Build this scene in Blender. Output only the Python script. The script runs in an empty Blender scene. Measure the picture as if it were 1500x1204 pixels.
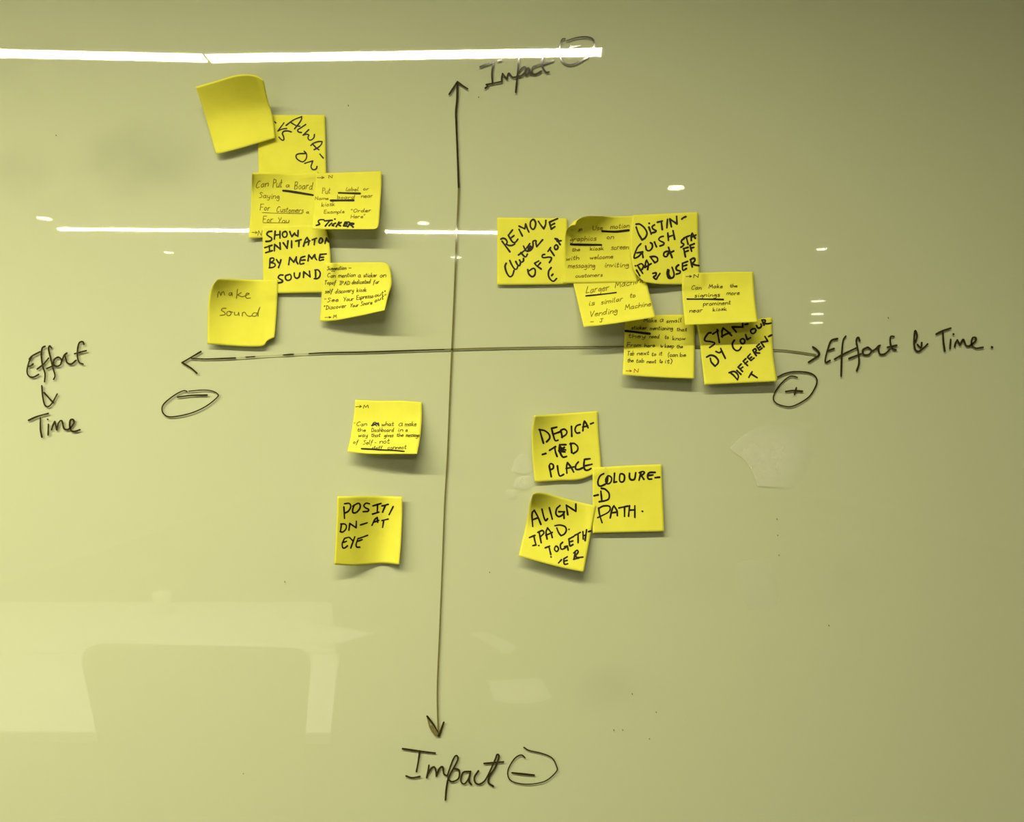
import bpy, math, random
import numpy as np
from mathutils import Vector

# ------------------------------------------------------------------ camera, world, exposure
S = bpy.context.scene
COL = S.collection
F = 1133.0                 # focal length in pixels of the 1500x1204 frame
D = 0.86                   # camera to board
H = 1.5                    # camera height
PX = D / F                 # one pixel on the board, metres
cam_data = bpy.data.cameras.new('camera')
cam_data.sensor_width = 36.0
cam_data.lens = 36.0 * F / 1500.0
cam_data.clip_start = 0.02
cam = bpy.data.objects.new('camera', cam_data)
cam.location = (0, -D, H)
cam.rotation_euler = (math.pi / 2, 0, 0)
COL.objects.link(cam)
S.camera = cam
world = bpy.data.worlds.new('world')
world.use_nodes = True
world.node_tree.nodes['Background'].inputs[0].default_value = (1.0, .93, .72, 1)
world.node_tree.nodes['Background'].inputs[1].default_value = 0.0
S.world = world
S.view_settings.view_transform = 'Standard'
S.view_settings.look = 'None'
S.view_settings.gamma = 1.0
S.view_settings.exposure = 0.0
S.view_settings.use_curve_mapping = False
BAR = 170.0                 # radiance of the far linear lamps
NEAR_W = 29.0              # watts per metre of the louvred linear lamps near the board
SPREAD = 2.65               # their beam spread, radians
DOWN = 36.0                # radiance of the recessed lamps
TINT = (1.0, .955, .70)    # warm white of every lamp
rng = random.Random(7)

# ------------------------------------------------------------------ helpers
def lin(r, g, b):
    f = lambda c: c / 12.92 if c <= .04045 else ((c + .055) / 1.055) ** 2.4
    return (f(r / 255), f(g / 255), f(b / 255), 1)

def mat(name, color, rough=.6, spec=.3, metallic=0.0):
    m = bpy.data.materials.new(name)
    m.use_nodes = True
    b = m.node_tree.nodes['Principled BSDF']
    b.inputs['Base Color'].default_value = color
    b.inputs['Roughness'].default_value = rough
    b.inputs['Specular IOR Level'].default_value = spec
    b.inputs['Metallic'].default_value = metallic
    return m

def noise_color(m, c1, c2, scale, detail=4.0, bump=0.0):
    nt = m.node_tree
    tc = nt.nodes.new('ShaderNodeTexCoord')
    nz = nt.nodes.new('ShaderNodeTexNoise')
    nz.inputs['Scale'].default_value = scale
    nz.inputs['Detail'].default_value = detail
    nt.links.new(tc.outputs['Object'], nz.inputs['Vector'])
    rp = nt.nodes.new('ShaderNodeValToRGB')
    rp.color_ramp.elements[0].position = .35
    rp.color_ramp.elements[1].position = .65
    rp.color_ramp.elements[0].color = c1
    rp.color_ramp.elements[1].color = c2
    nt.links.new(nz.outputs['Fac'], rp.inputs['Fac'])
    b = nt.nodes['Principled BSDF']
    nt.links.new(rp.outputs['Color'], b.inputs['Base Color'])
    if bump:
        bp = nt.nodes.new('ShaderNodeBump')
        bp.inputs['Strength'].default_value = bump
        bp.inputs['Distance'].default_value = .002
        nt.links.new(nz.outputs['Fac'], bp.inputs['Height'])
        nt.links.new(bp.outputs['Normal'], b.inputs['Normal'])
    return m

def emit(name, strength):
    m = bpy.data.materials.new(name)
    m.use_nodes = True
    nt = m.node_tree
    nt.nodes.clear()
    o = nt.nodes.new('ShaderNodeOutputMaterial')
    e = nt.nodes.new('ShaderNodeEmission')
    e.inputs[0].default_value = (*TINT, 1)
    e.inputs[1].default_value = strength
    nt.links.new(e.outputs[0], o.inputs[0])
    return m

def mesh_obj(name, verts, faces, m, parent=None, smooth=False, loc=None, origin=(0, 0, 0)):
    """verts are world points; the object's own origin sits at `origin`."""
    me = bpy.data.meshes.new(name)
    o3 = np.array(origin, float)
    v = np.asarray(verts, float).reshape(-1, 3) - o3
    me.from_pydata(v.tolist(), [], faces)
    me.validate()
    me.update()
    if smooth:
        me.polygons.foreach_set('use_smooth', [True] * len(me.polygons))
    for mm in (m if isinstance(m, (list, tuple)) else [m]):
        me.materials.append(mm)
    o = bpy.data.objects.new(name, me)
    COL.objects.link(o)
    if parent is not None:
        o.parent = parent
    else:
        o.location = origin
    return o

class MB:
    def __init__(self):
        self.v, self.f = [], []
    def add(self, v, f):
        n = len(self.v)
        self.v += [tuple(p) for p in v]
        self.f += [tuple(i + n for i in q) for q in f]
        return self
    def box(self, x0, x1, y0, y1, z0, z1):
        v = [(x, y, z) for x in (x0, x1) for y in (y0, y1) for z in (z0, z1)]
        f = [(0, 1, 3, 2), (4, 6, 7, 5), (0, 4, 5, 1), (2, 3, 7, 6), (0, 2, 6, 4), (1, 5, 7, 3)]
        return self.add(v, f)
    def prism(self, pts, axis_vec):
        """closed polygon (world points) pushed along axis_vec"""
        n = len(pts)
        a = np.array(pts, float)
        b = a + np.array(axis_vec, float)
        f = [tuple(range(n)), tuple(range(2 * n - 1, n - 1, -1))]
        f += [(i, n + i, n + (i + 1) % n, (i + 1) % n) for i in range(n)]
        return self.add(a.tolist() + b.tolist(), f)
    def cyl(self, p0, p1, r0, r1=None, n=20):
        r1 = r0 if r1 is None else r1
        p0, p1 = Vector(p0), Vector(p1)
        d = (p1 - p0).normalized()
        a = d.orthogonal().normalized()
        b = d.cross(a)
        v = []
        for p, r in ((p0, r0), (p1, r1)):
            v += [p + (a * math.cos(t) + b * math.sin(t)) * r for t in np.linspace(0, 2 * math.pi, n, endpoint=False)]
        f = [tuple(range(n - 1, -1, -1)), tuple(range(n, 2 * n))]
        f += [(i, (i + 1) % n, n + (i + 1) % n, n + i) for i in range(n)]
        return self.add(v, f)
    def lathe(self, c, prof, n=28, caps=(True, True)):
        v, f = [], []
        for r, z in prof:
            v += [(c[0] + r * math.cos(t), c[1] + r * math.sin(t), c[2] + z) for t in np.linspace(0, 2 * math.pi, n, endpoint=False)]
        for k in range(len(prof) - 1):
            f += [(k * n + i, k * n + (i + 1) % n, (k + 1) * n + (i + 1) % n, (k + 1) * n + i) for i in range(n)]
        if caps[0]:
            f.append(tuple(range(n - 1, -1, -1)))
        if caps[1]:
            m0 = (len(prof) - 1) * n
            f.append(tuple(range(m0, m0 + n)))
        return self.add(v, f)
    def build(self, name, m, parent=None, smooth=False, origin=(0, 0, 0), bevel=0):
        o = mesh_obj(name, self.v, self.f, m, parent, smooth, origin=origin)
        if bevel:
            b = o.modifiers.new('bevel', 'BEVEL')
            b.width = bevel
            b.segments = 3
            b.limit_method = 'ANGLE'
        return o

def empty(name, loc):
    o = bpy.data.objects.new(name, None)
    o.location = loc
    o.empty_display_size = .05
    COL.objects.link(o)
    return o

def tag(o, label=None, cat=None, group=None, kind=None):
    for k, v in (('label', label), ('category', cat), ('group', group), ('kind', kind)):
        if v:
            o[k] = v
    return o

# ------------------------------------------------------------------ materials
M_wall = noise_color(mat('wall_paint', (.55, .53, .47, 1), .8), (.40, .39, .36, 1), (.43, .42, .39, 1), 3)
M_ceil = noise_color(mat('ceiling_paint', (.6, .6, .6, 1), .9), (.56, .56, .54, 1), (.60, .60, .58, 1), 2)
M_floor = noise_color(mat('carpet', (.05, .05, .05, 1), .95, .1), (.045, .045, .047, 1), (.075, .073, .07, 1), 60, 8, .4)
M_trim = mat('trim_paint', (.35, .34, .32, 1), .5)
M_alu = mat('brushed_aluminium', (.55, .55, .53, 1), .35, .5, 1.0)
M_white = mat('white_laminate', (.86, .85, .80, 1), .45)
M_dark = mat('dark_fabric', (.03, .03, .032, 1), .9, .1)
M_black = mat('black_plastic', (.02, .02, .021, 1), .5)
M_sheet = mat('white_paper', (.85, .85, .82, 1), .8, .1)
M_bar = emit('lamp_diffuser', BAR)
M_down = emit('lamp_lens', DOWN)

# yellow note paper with faint fibre mottling
M_note = noise_color(mat('yellow_paper', (.8, .7, .05, 1), .85, .12), (.70, .655, .06, 1), (.74, .695, .066, 1), 45, 6, .12)

def ink(name, rgb, rough=.45, spec=.35):
    m = mat(name, lin(*rgb), rough, spec)
    noise_color(m, lin(*rgb), lin(*[min(255, c + 9) for c in rgb]), 300, 3)
    return m
I_mark = ink('black_marker_ink', (22, 11, 2), .55, .25)
I_board = ink('board_marker_ink', (48, 40, 15), .05, .5)
I_faint = ink('faded_marker_ink', (108, 100, 54), .05, .5)
I_trace = ink('wiped_marker_trace', (165, 160, 104), .05, .5)
I_pen = ink('thin_pen_ink', (116, 100, 14), .6, .2)
I_pencil = ink('pencil_grey', (112, 98, 20), .6, .2)
I_dpen = ink('dark_pen_ink', (72, 58, 6), .6, .2)
I_red = ink('red_pen_ink', (150, 70, 5), .6, .2)

# back paint of the glass board, with darker mottled patches that have a shape of their own
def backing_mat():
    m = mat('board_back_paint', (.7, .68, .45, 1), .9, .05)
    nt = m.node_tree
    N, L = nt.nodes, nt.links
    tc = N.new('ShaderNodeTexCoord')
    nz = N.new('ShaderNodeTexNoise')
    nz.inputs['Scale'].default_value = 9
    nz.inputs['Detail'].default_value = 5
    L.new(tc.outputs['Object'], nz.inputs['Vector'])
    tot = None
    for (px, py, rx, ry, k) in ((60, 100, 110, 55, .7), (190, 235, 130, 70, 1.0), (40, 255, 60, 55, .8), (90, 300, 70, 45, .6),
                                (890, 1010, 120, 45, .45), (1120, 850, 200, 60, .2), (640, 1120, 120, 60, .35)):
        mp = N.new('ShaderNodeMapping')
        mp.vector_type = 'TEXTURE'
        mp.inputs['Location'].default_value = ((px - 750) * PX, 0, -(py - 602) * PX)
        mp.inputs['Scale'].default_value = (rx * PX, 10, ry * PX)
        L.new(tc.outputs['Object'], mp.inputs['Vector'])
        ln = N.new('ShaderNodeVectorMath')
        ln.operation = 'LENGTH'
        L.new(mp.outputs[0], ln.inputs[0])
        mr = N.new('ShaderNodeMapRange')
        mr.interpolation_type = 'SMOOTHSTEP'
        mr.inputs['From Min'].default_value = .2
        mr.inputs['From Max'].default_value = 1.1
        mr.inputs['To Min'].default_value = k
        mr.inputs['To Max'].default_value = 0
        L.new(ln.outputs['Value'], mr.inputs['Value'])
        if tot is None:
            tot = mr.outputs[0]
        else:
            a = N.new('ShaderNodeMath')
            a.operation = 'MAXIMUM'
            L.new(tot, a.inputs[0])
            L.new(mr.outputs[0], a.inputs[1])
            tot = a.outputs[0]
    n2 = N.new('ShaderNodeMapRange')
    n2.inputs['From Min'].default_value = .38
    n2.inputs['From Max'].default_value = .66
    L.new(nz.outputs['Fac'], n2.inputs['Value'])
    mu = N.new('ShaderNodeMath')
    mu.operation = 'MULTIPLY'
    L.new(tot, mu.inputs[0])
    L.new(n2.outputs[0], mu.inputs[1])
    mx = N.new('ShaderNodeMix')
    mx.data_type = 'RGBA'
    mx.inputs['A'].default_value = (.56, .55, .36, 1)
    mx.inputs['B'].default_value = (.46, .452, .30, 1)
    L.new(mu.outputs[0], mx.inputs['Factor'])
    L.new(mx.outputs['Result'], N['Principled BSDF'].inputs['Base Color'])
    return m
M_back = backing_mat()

def glass_mat(name, tint, coat=True):
    """clear sheet glass: a mirror-like coat (Schlick, F0 = .04) over straight-through glass"""
    m = bpy.data.materials.new(name)
    m.use_nodes = True
    nt = m.node_tree
    N, L = nt.nodes, nt.links
    N.clear()
    out = N.new('ShaderNodeOutputMaterial')
    tr = N.new('ShaderNodeBsdfTransparent')
    tr.inputs[0].default_value = tint
    if not coat:
        L.new(tr.outputs[0], out.inputs[0])
        return m
    gl = N.new('ShaderNodeBsdfGlossy')
    gl.inputs['Roughness'].default_value = .02
    lw = N.new('ShaderNodeLayerWeight')
    pw = N.new('ShaderNodeMath')
    pw.operation = 'POWER'
    pw.inputs[1].default_value = 5
    L.new(lw.outputs['Facing'], pw.inputs[0])
    ma = N.new('ShaderNodeMath')
    ma.operation = 'MULTIPLY_ADD'
    ma.inputs[1].default_value = .955
    ma.inputs[2].default_value = .045
    L.new(pw.outputs[0], ma.inputs[0])
    mx = N.new('ShaderNodeMixShader')
    L.new(ma.outputs[0], mx.inputs[0])
    L.new(tr.outputs[0], mx.inputs[1])
    L.new(gl.outputs[0], mx.inputs[2])
    L.new(mx.outputs[0], out.inputs[0])
    return m
M_glass = glass_mat('glass_front', (.995, 1, .985, 1))
M_gedge = glass_mat('glass_edge', (.97, .99, .96, 1), False)

# ------------------------------------------------------------------ the room
X0, X1, YB, ZC = -4.4, 5.4, -12.6, 2.85
WY = .034                                     # face of the wall that carries the board
tag(MB().box(X0 - .1, X1 + .1, YB - .1, WY + .12, -.1, 0).build('floor', M_floor), kind='structure')
tag(MB().box(X0 - .1, X1 + .1, YB - .1, WY + .12, ZC, ZC + .1).build('ceiling', M_ceil), kind='structure')
tag(MB().box(X0 - .1, X1 + .1, WY, WY + .12, 0, ZC).build('wall_front', M_wall), kind='structure')
tag(MB().box(X0 - .1, X1 + .1, YB - .1, YB, 0, ZC).build('wall_back', M_wall), kind='structure')
tag(MB().box(X0 - .1, X0, YB, WY, 0, ZC).build('wall_left', M_wall), kind='structure')
tag(MB().box(X1, X1 + .1, YB, WY, 0, ZC).build('wall_right', M_wall), kind='structure')
tag(MB().box(X0, X1, WY - .014, WY, 0, .09).build('baseboard_front', M_trim), kind='structure')

# ------------------------------------------------------------------ lamps on the ceiling
def refl(px, py, h):
    """room point at height h above the lens whose mirror image in the board lies at (px, py)"""
    T = h * F / (602.0 - py)
    return Vector(((px - 750) / F * T, -(T - D), H + h))

def bar_lamp(a, b, w, label, group, louvre=False):
    a, b = Vector(a), Vector(b)
    z0 = a.z
    d = (b - a); d.z = 0
    L_ = d.length
    d.normalize()
    n = Vector((-d.y, d.x, 0))
    c = (a + b) / 2
    root = empty('linear_ceiling_lamp', (c.x, c.y, ZC))
    tag(root, label, 'ceiling lamp', group)
    def slab(mb, l0, l1, hw, za, zb):
        p = [a + d * l0 - n * hw, a + d * l1 - n * hw, a + d * l1 + n * hw, a + d * l0 + n * hw]
        mb.prism([(q.x, q.y, za) for q in p], (0, 0, zb - za))
    mb = MB(); slab(mb, .002, L_ - .002, w / 2, z0, z0 + .004)
    mb.build('diffuser', M_sheet if louvre else M_bar, root, origin=root.location)
    if louvre:                                   # the lamp's own light leaves through a fine honeycomb louvre
        ld = bpy.data.lights.new('louvred_light', 'AREA')
        ld.shape = 'RECTANGLE'
        ld.size, ld.size_y = L_ - .004, w
        ld.energy = NEAR_W * L_
        ld.color = TINT
        ld.spread = SPREAD
        lo = bpy.data.objects.new('louvred_light', ld)
        COL.objects.link(lo)
        lo.parent = root
        lo.location = (c.x - root.location.x, c.y - root.location.y, z0 - .002 - ZC)
        lo.rotation_euler = (0, 0, math.atan2(d.y, d.x))
    mb = MB(); slab(mb, 0, L_, w / 2 + .004, z0 + .0045, z0 + .06 if louvre else ZC - .0005)
    mb.build('housing', M_alu, root, origin=root.location)
    if louvre:
        for k in (.12, L_ - .12):
            q = a + d * k
            MB().cyl((q.x, q.y, z0 + .06), (q.x, q.y, ZC - .012), .0012, None, 8).build('suspension_wire', M_alu, root, origin=root.location)
            MB().cyl((q.x, q.y, ZC - .012), (q.x, q.y, ZC - .0003), .03, None, 20).build('ceiling_rose', M_alu, root, origin=root.location)
    for k in (-.0015, L_ + .0005):
        mb = MB(); slab(mb, k, k + .001, w / 2 + .004, z0 - .001, z0 + .0045)
        mb.build('end_cap', M_alu, root, origin=root.location)
    return root

hz = 0.90                  # the near pair hangs on wires, lit face 2.40 m above the floor
jR, jL = refl(882, 75.3, hz), refl(304, 84.6, hz)
lA = refl(301.5, 84.0, hz)
l0 = refl(0, 77.2, hz)
lend = lA + (l0 - lA) * ((-2.75 - lA.x) / (l0.x - lA.x))
bar_lamp(jL, jR, .044, 'bright linear pendant lamp nearest the board, right-hand length of the pair', 'linear lamps near the board', True)
bar_lamp(lend, lA, .044, 'bright linear pendant lamp nearest the board, left-hand length of the pair', 'linear lamps near the board', True)
hz = 1.33
fy = lambda px: 336 + (px - 85) * 6.5 / 815
for a, b, s in ((85, 325, 'leftmost'), (327.5, 562, 'middle'), (564.5, 905, 'rightmost')):
    bar_lamp(refl(a, fy(a), hz), refl(b, fy(b), hz), .046, 'thin far linear ceiling lamp, %s of the three in line' % s, 'far row of linear lamps')

def downlight(px, py, dia, label):
    p = refl(px, py, 1.345)
    root = empty('recessed_downlight', (p.x, p.y, ZC))
    tag(root, label, 'ceiling lamp', 'recessed round downlights')
    r = dia / 2
    MB().lathe((p.x, p.y, p.z), [(.01, 0), (r * .96, 0), (r * .96, .0035)], 24).build('lens', M_down, root, origin=root.location)
    MB().lathe((p.x, p.y, p.z), [(r, -.001), (r * 1.16, -.001), (r * 1.18, .0045), (r, .0045), (r, -.001)], 24, (False, False)).build('trim_ring', M_alu, root, origin=root.location)
for px, py, dia, lab in ((65, 320, .10, 'small round downlight reflected far left above the thin lamp line'),
                         (247, 370, .085, 'small round downlight reflected below the thin line, left of the note stack'),
                         (620, 327, .088, 'small round downlight reflected just left of the vertical axis, above the thin line'),
                         (668, 377, .092, 'small round downlight reflected on the vertical axis line'),
                         (990, 275, .105, 'round downlight reflected above the right-hand group of notes'),
                         (1204, 365, .09, 'round downlight reflected alone right of the right-hand notes'),
                         (1198, 441, .165, 'far downlight, uppermost of three reflected over the word Effort'),
                         (1197, 460, .18, 'far downlight, middle of three reflected over the word Effort'),
                         (1197, 473, .20, 'far downlight, lowest of three reflected over the word Effort')):
    downlight(px, py, dia, lab)

# ------------------------------------------------------------------ the glass board
BX0, BX1, BZ0, BZ1 = -1.0, 1.0, .72, 2.28
GT = .0019
board = empty('glass_whiteboard', (0, 0, H))
tag(board, 'large pale green glass whiteboard filling the picture, with drawn axes', 'whiteboard')
mb = MB(); mb.box(BX0, BX1, 0, GT, BZ0, BZ1)
pane = mb.build('glass_pane', [M_glass, M_gedge], board, origin=(0, 0, H))
for p in pane.data.polygons:
    p.material_index = 0 if p.normal.y < -.9 else 1
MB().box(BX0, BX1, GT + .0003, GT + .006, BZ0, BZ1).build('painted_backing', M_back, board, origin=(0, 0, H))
MB().box(BX0 + .08, BX1 - .08, GT + .006, WY, BZ0 + .08, BZ1 - .08).build('mounting_frame', M_alu, board, origin=(0, 0, H))
for sx in (BX0 + .05, BX1 - .05):
    for sz in (BZ0 + .05, BZ1 - .05):
        MB().cyl((sx, -.012, sz), (sx, -.0002, sz), .012, .013).build('standoff_cap', M_alu, board, origin=(0, 0, H), bevel=.0015)

def P3(px, py, z):
    """point on the line from the lens through board point (px, py), z metres off the board"""
    px, py, z = np.broadcast_arrays(np.asarray(px, float), np.asarray(py, float), np.asarray(z, float))
    k = 1 - z / D
    return np.stack([(px - 750) * PX * k, -z, H - (py - 602) * PX * k], -1)

# ------------------------------------------------------------------ strokes
def catmull(pts, step):
    pts = np.asarray(pts, float)
    if len(pts) == 2:
        n = max(2, int(math.ceil(np.linalg.norm(pts[1] - pts[0]) / step)) + 1)
        return pts[0] + (pts[1] - pts[0]) * np.linspace(0, 1, n)[:, None]
    closed = np.allclose(pts[0], pts[-1])
    ext = np.vstack([pts[-2] if closed else 2 * pts[0] - pts[1], pts, pts[1] if closed else 2 * pts[-1] - pts[-2]])
    out = []
    for i in range(len(pts) - 1):
        p0, p1, p2, p3 = ext[i:i + 4]
        n = max(2, int(math.ceil(np.linalg.norm(p2 - p1) / step)))
        t = np.linspace(0, 1, n, endpoint=False)[:, None]
        out.append(.5 * ((2 * p1) + (p2 - p0) * t + (2 * p0 - 5 * p1 + 4 * p2 - p3) * t ** 2 + (3 * p1 - p0 - 3 * p2 + p3) * t ** 3))
    out.append(pts[-1:])
    return np.vstack(out)

def parse(s, fr):
    """'x,y x,y* x,y; ...' in the frame fr=(x0, y0, scale) -> list of pixel polylines; * = sharp corner"""
    res = []
    for st in s.replace('\n', ' ').split(';'):
        cur = []
        for tok in st.split():
            sharp = tok.endswith('*')
            x, y = tok.rstrip('*').split(',')
            p = (fr[0] + float(x) / fr[2], fr[1] + float(y) / fr[2])
            cur.append(p)
            if sharp and len(cur) > 1:
                res.append(cur)
                cur = [p]
        if len(cur) == 1:
            cur.append((cur[0][0] + .25, cur[0][1] + .1))
        if cur:
            res.append(cur)
    return res

FONT = {
 'a': (6, '5,4 3,5 1,4 0,2 1,0 3,0 5,3 5,5* 5,1 6,0'), 'b': (5, '0,10 0,0* 3,0 5,2 4,5 1,4'), 'c': (5, '5,4 3,5 1,4 0,2 1,0 3,0 5,1'),
 'd': (6, '5,4 3,5 1,4 0,2 1,0 3,0 5,3 6,10* 5,2 6,0'), 'e': (5, '0,3 4,3.2 5,4 3,5 1,4.4 0,2 1,0 3,0 5,1'), 'f': (5, '5,9 4,10 2,8 1,0 0,-4;0,5 4,5'),
 'g': (5, '5,4 3,5 1,4 0,2 2,1 5,4* 5,-2 3,-4 0,-3'), 'h': (5, '0,10 0,0;0,3 3,5 5,4 5,0'), 'i': (2, '1,5 1,1 2,0;1.4,7.8 1.7,8'),
 'k': (5, '0,10 0,0;4,5 0,2* 5,0'), 'l': (2, '1,10 0,2 1,0 2,0'), 'm': (8, '0,5 0,0;0,3 2,5 4,4 4,0;4,3 6,5 8,4 8,0'), 'n': (5, '0,5 0,0;0,3 3,5 5,4 5,0'),
 'o': (5, '3,5 1,4 0,2 1,0 3,0 5,2 4,4 3,5'), 'p': (5, '0,5 0,-4;0,4 3,5 5,3 3,0 0,1'), 'r': (4, '0,5 0,0;0,3 2,5 4,5'), 's': (4, '4,5 1,5 1,3 4,2 3,0 0,0'),
 't': (4, '2,9 1,2 2,0 4,1;0,6 4,6'), 'u': (5, '0,5 0,1 2,0 5,2 5,5* 5,0'), 'v': (5, '0,5 2,0* 5,5'), 'w': (7, '0,5 1,0* 4,4* 5,0* 7,5'),
 'x': (5, '0,5 5,0;5,5 0,0'), 'y': (5, '0,5 1,1 4,2 5,5* 4,-2 2,-4 0,-3'),
 'C': (7, '7,9 4,10 1,7 0,3 2,0 6,1'), 'P': (6, '0,10 0,0;0,10 5,9 5,6 0,5'), 'B': (6, '0,10 0,0;0,0 5,1 5,4 1,5* 5,7 4,10 0,10'), 'S': (6, '6,9 3,10 1,8 5,4 4,1 0,0'),
 'F': (6, '0,10 0,0;0,10 6,10;0,5 5,5'), 'U': (6, '0,10 0,2 3,0 6,3 6,10'), 'Y': (6, '0,10 3,5;6,10 2,0'), 'N': (7, '0,0 0,10* 6,0* 6,10'),
 'E': (6, '6,10 0,10* 0,0* 6,0;0,5 5,5'), 'O': (7, '3,10 0,6 1,1 4,0 7,4 6,9 3,10'), 'H': (7, '0,10 0,0;7,10 7,0;0,5 7,5'), 'I': (4, '0,10 4,10;2,10 2,0;0,0 4,0'),
 'T': (7, '0,10 7,10;3.5,10 3,0'), 'D': (7, '1,10 1,0;0,10 5,9 7,5 5,1 0,0'), 'M': (9, '0,0 1,10* 4,3* 7,10* 9,0'), 'L': (6, '2,10 0,1* 6,1'),
 'J': (5, '1,10 5,10;3,10 3,1 1,0 0,2'), 'V': (7, '0,10 3,0* 7,10'), 'A': (7, '0,0 4,10* 7,0;1,4 6,4'), '"': (3, '0,10 0,8;2,10 2,8'),
 '-': (4, '0,4 4,4'), '&': (6, '1,9 2,1 6,5;2,5 5,1'), '(': (3, '3,11 0,6 2,-2'), ')': (3, '0,11 3,6 1,-2'), '>': (10, '0,4 9,4;6,7 9,4* 6,1'), ' ': (5, ''),
}
def txt(s, fr, x0, x1, y0, y1, h, slant=.12):
    """handwritten line of text from (x0,y0) to (x1,y1) in frame fr, cap height h, all in frame units"""
    gap = 2.2
    w = sum(FONT[c][0] for c in s) + gap * (len(s) - 1)
    ux, uy = (x1 - x0) / w, (y1 - y0) / w
    k = h / 10.0
    res = []
    x = 0
    for c in s:
        gw, st = FONT[c]
        dy = rng.uniform(-.05, .05) * h
        for one in st.split(';'):
            cur = []
            for tok in one.split():
                sharp = tok.endswith('*')
                a, b = map(float, tok.rstrip('*').split(','))
                a += rng.uniform(-.25, .25)
                b += rng.uniform(-.25, .25)
                qx = x0 + (x + a) * ux + b * k * slant
                qy = y0 + (x + a) * uy - b * k + dy
                p = (fr[0] + qx / fr[2], fr[1] + qy / fr[2])
                cur.append(p)
                if sharp and len(cur) > 1:
                    res.append(cur)
                    cur = [p]
            if cur:
                if len(cur) == 1:
                    cur.append((cur[0][0] + .2, cur[0][1]))
                res.append(cur)
        x += gw + gap
    return res

def stroke_mesh(polys, width, surf, inside=None, taper=.0):
    """ink film: each stroke one ribbon with round ends; later strokes lie a hair above earlier ones"""
    pieces = []                     # (points2d, faces, height step)
    for pl in polys:
        pts = catmull(pl, max(.5, width * .45))
        d = np.linalg.norm(np.diff(pts, axis=0), axis=1)
        pts = pts[np.concatenate([[True], d > 1e-4])]
        keep = inside(pts) if inside is not None else np.ones(len(pts), bool)
        # contiguous runs on the surface
        runs, cur = [], []
        for i in range(len(pts)):
            if keep[i]:
                cur.append(i)
            elif cur:
                runs.append(cur)
                cur = []
        if cur:
            runs.append(cur)
        for r in runs:
            if len(r) < 2:
                continue
            p = pts[r]
            n = len(p)
            tn = np.gradient(p, axis=0)
            tn /= np.maximum(np.linalg.norm(tn, axis=1), 1e-9)[:, None]
            nn = np.stack([-tn[:, 1], tn[:, 0]], 1)
            t = np.linspace(0, 1, n)
            w = width * .5 * (1 + .10 * np.sin(t * 5 + rng.uniform(0, 6.28)) + rng.uniform(-.06, .06))
            if taper:
                w = w * (1 - taper * t ** 2)
            V = list(p + nn * w[:, None]) + list(p - nn * w[:, None])
            Fc = [(i, i + 1, n + i + 1, n + i) for i in range(n - 1)]
            for end, sg in ((0, -1), (n - 1, 1)):
                k0 = len(V)
                for a_ in (math.pi / 8 * k for k in range(1, 8)):
                    V.append(p[end] + (nn[end] * math.cos(a_) + tn[end] * sg * math.sin(a_)) * w[end])
                Fc.append((end, *range(k0, k0 + 7), n + end))
            pieces.append((np.array(V), Fc))
    if not pieces:
        return None, None
    flat = np.vstack([v for v, _ in pieces])
    st = np.concatenate([np.full(len(v), k * 5e-6) for k, (v, _) in enumerate(pieces)])
    V3 = surf(flat[:, 0], flat[:, 1], st)
    faces, k = [], 0
    for v, Fc in pieces:
        for f in Fc:
            q = v[list(f)]
            x, y = q[:, 0], q[:, 1]
            ar = np.sum(x * np.roll(y, -1) - np.roll(x, -1) * y)
            idx = [i + k for i in f]
            faces.append(tuple(idx if ar < 0 else idx[::-1]))      # looks at the room; pixel y runs downward
        k += len(v)
    return V3, faces

def board_ink(name, polys, width, m, label=None, z=.00022, taper=0.0):
    V, Fc = stroke_mesh(polys, width * 1.1, lambda x, y, st: P3(x, y, z + st), taper=taper)
    o = mesh_obj(name, V, Fc, m, board, origin=(0, 0, H))
    if label:
        o['label'] = label
    return o

# ------------------------------------------------------------------ writing on the board
FE = (30, 490, 7.525)
board_ink('handwritten_word', parse('''130,235 95,300 72,400 90,455 140,470 200,440; 95,270 130,235 215,190; 85,352 115,345 138,325;
 270,130 240,150 230,230 245,350 270,430 265,520; 185,380 250,330 310,260; 340,145 322,125 310,160 330,250 355,360 380,450 365,495; 290,375 370,340;
 415,250 370,280 365,330 405,350 445,325 450,275 415,250; 445,320 480,235 510,205; 488,222 500,270 515,312 560,325 612,285; 700,110 688,80 650,90 630,160 630,260 650,310 690,325; 595,212 725,178''', FE), 2.3, I_board, 'black marker word Effort left of the horizontal axis')
board_ink('handwritten_ampersand', parse('235,565 245,680 265,770 300,795 345,760 405,655; 260,640 360,750', FE), 2.2, I_board, 'black marker ampersand between Effort and Time at left')
board_ink('handwritten_word', parse('''90,945 180,905 305,870; 220,920 220,1040 235,1130; 308,990 305,1105; 300,935; 342,1050 358,1000 378,960* 400,1050* 420,975 455,950 480,1035 520,1050;
 520,1050 560,1018 590,970 580,938 550,945 543,1010 560,1060 600,1067 655,1050''', FE), 2.4, I_board, 'black marker word Time under Effort at left')
FR = (1180, 470, 5.172)
board_ink('handwritten_word', parse('''240,135 195,150 170,210 150,290 155,315 185,300; 165,228 215,210; 305,115 285,150 275,250 270,420; 220,290 290,250 385,205;
 410,150 400,125 385,150 400,240 405,320 388,378; 330,285 420,250; 470,200 435,220 440,255 480,255 500,225 475,200; 500,230 530,215 555,188; 565,185 552,205 562,250 600,250 640,215;
 670,118 645,120 643,170 660,212 685,220; 620,200 690,185''', FR), 2.5, I_board, 'black marker word Effort right of the axis arrow')
board_ink('handwritten_ampersand', parse('835,158 845,110 830,75 823,150 830,215 860,230 900,200 925,175; 848,180 875,203 880,165', FR), 2.4, I_board, 'black marker ampersand between Effort and Time at right')
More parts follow.
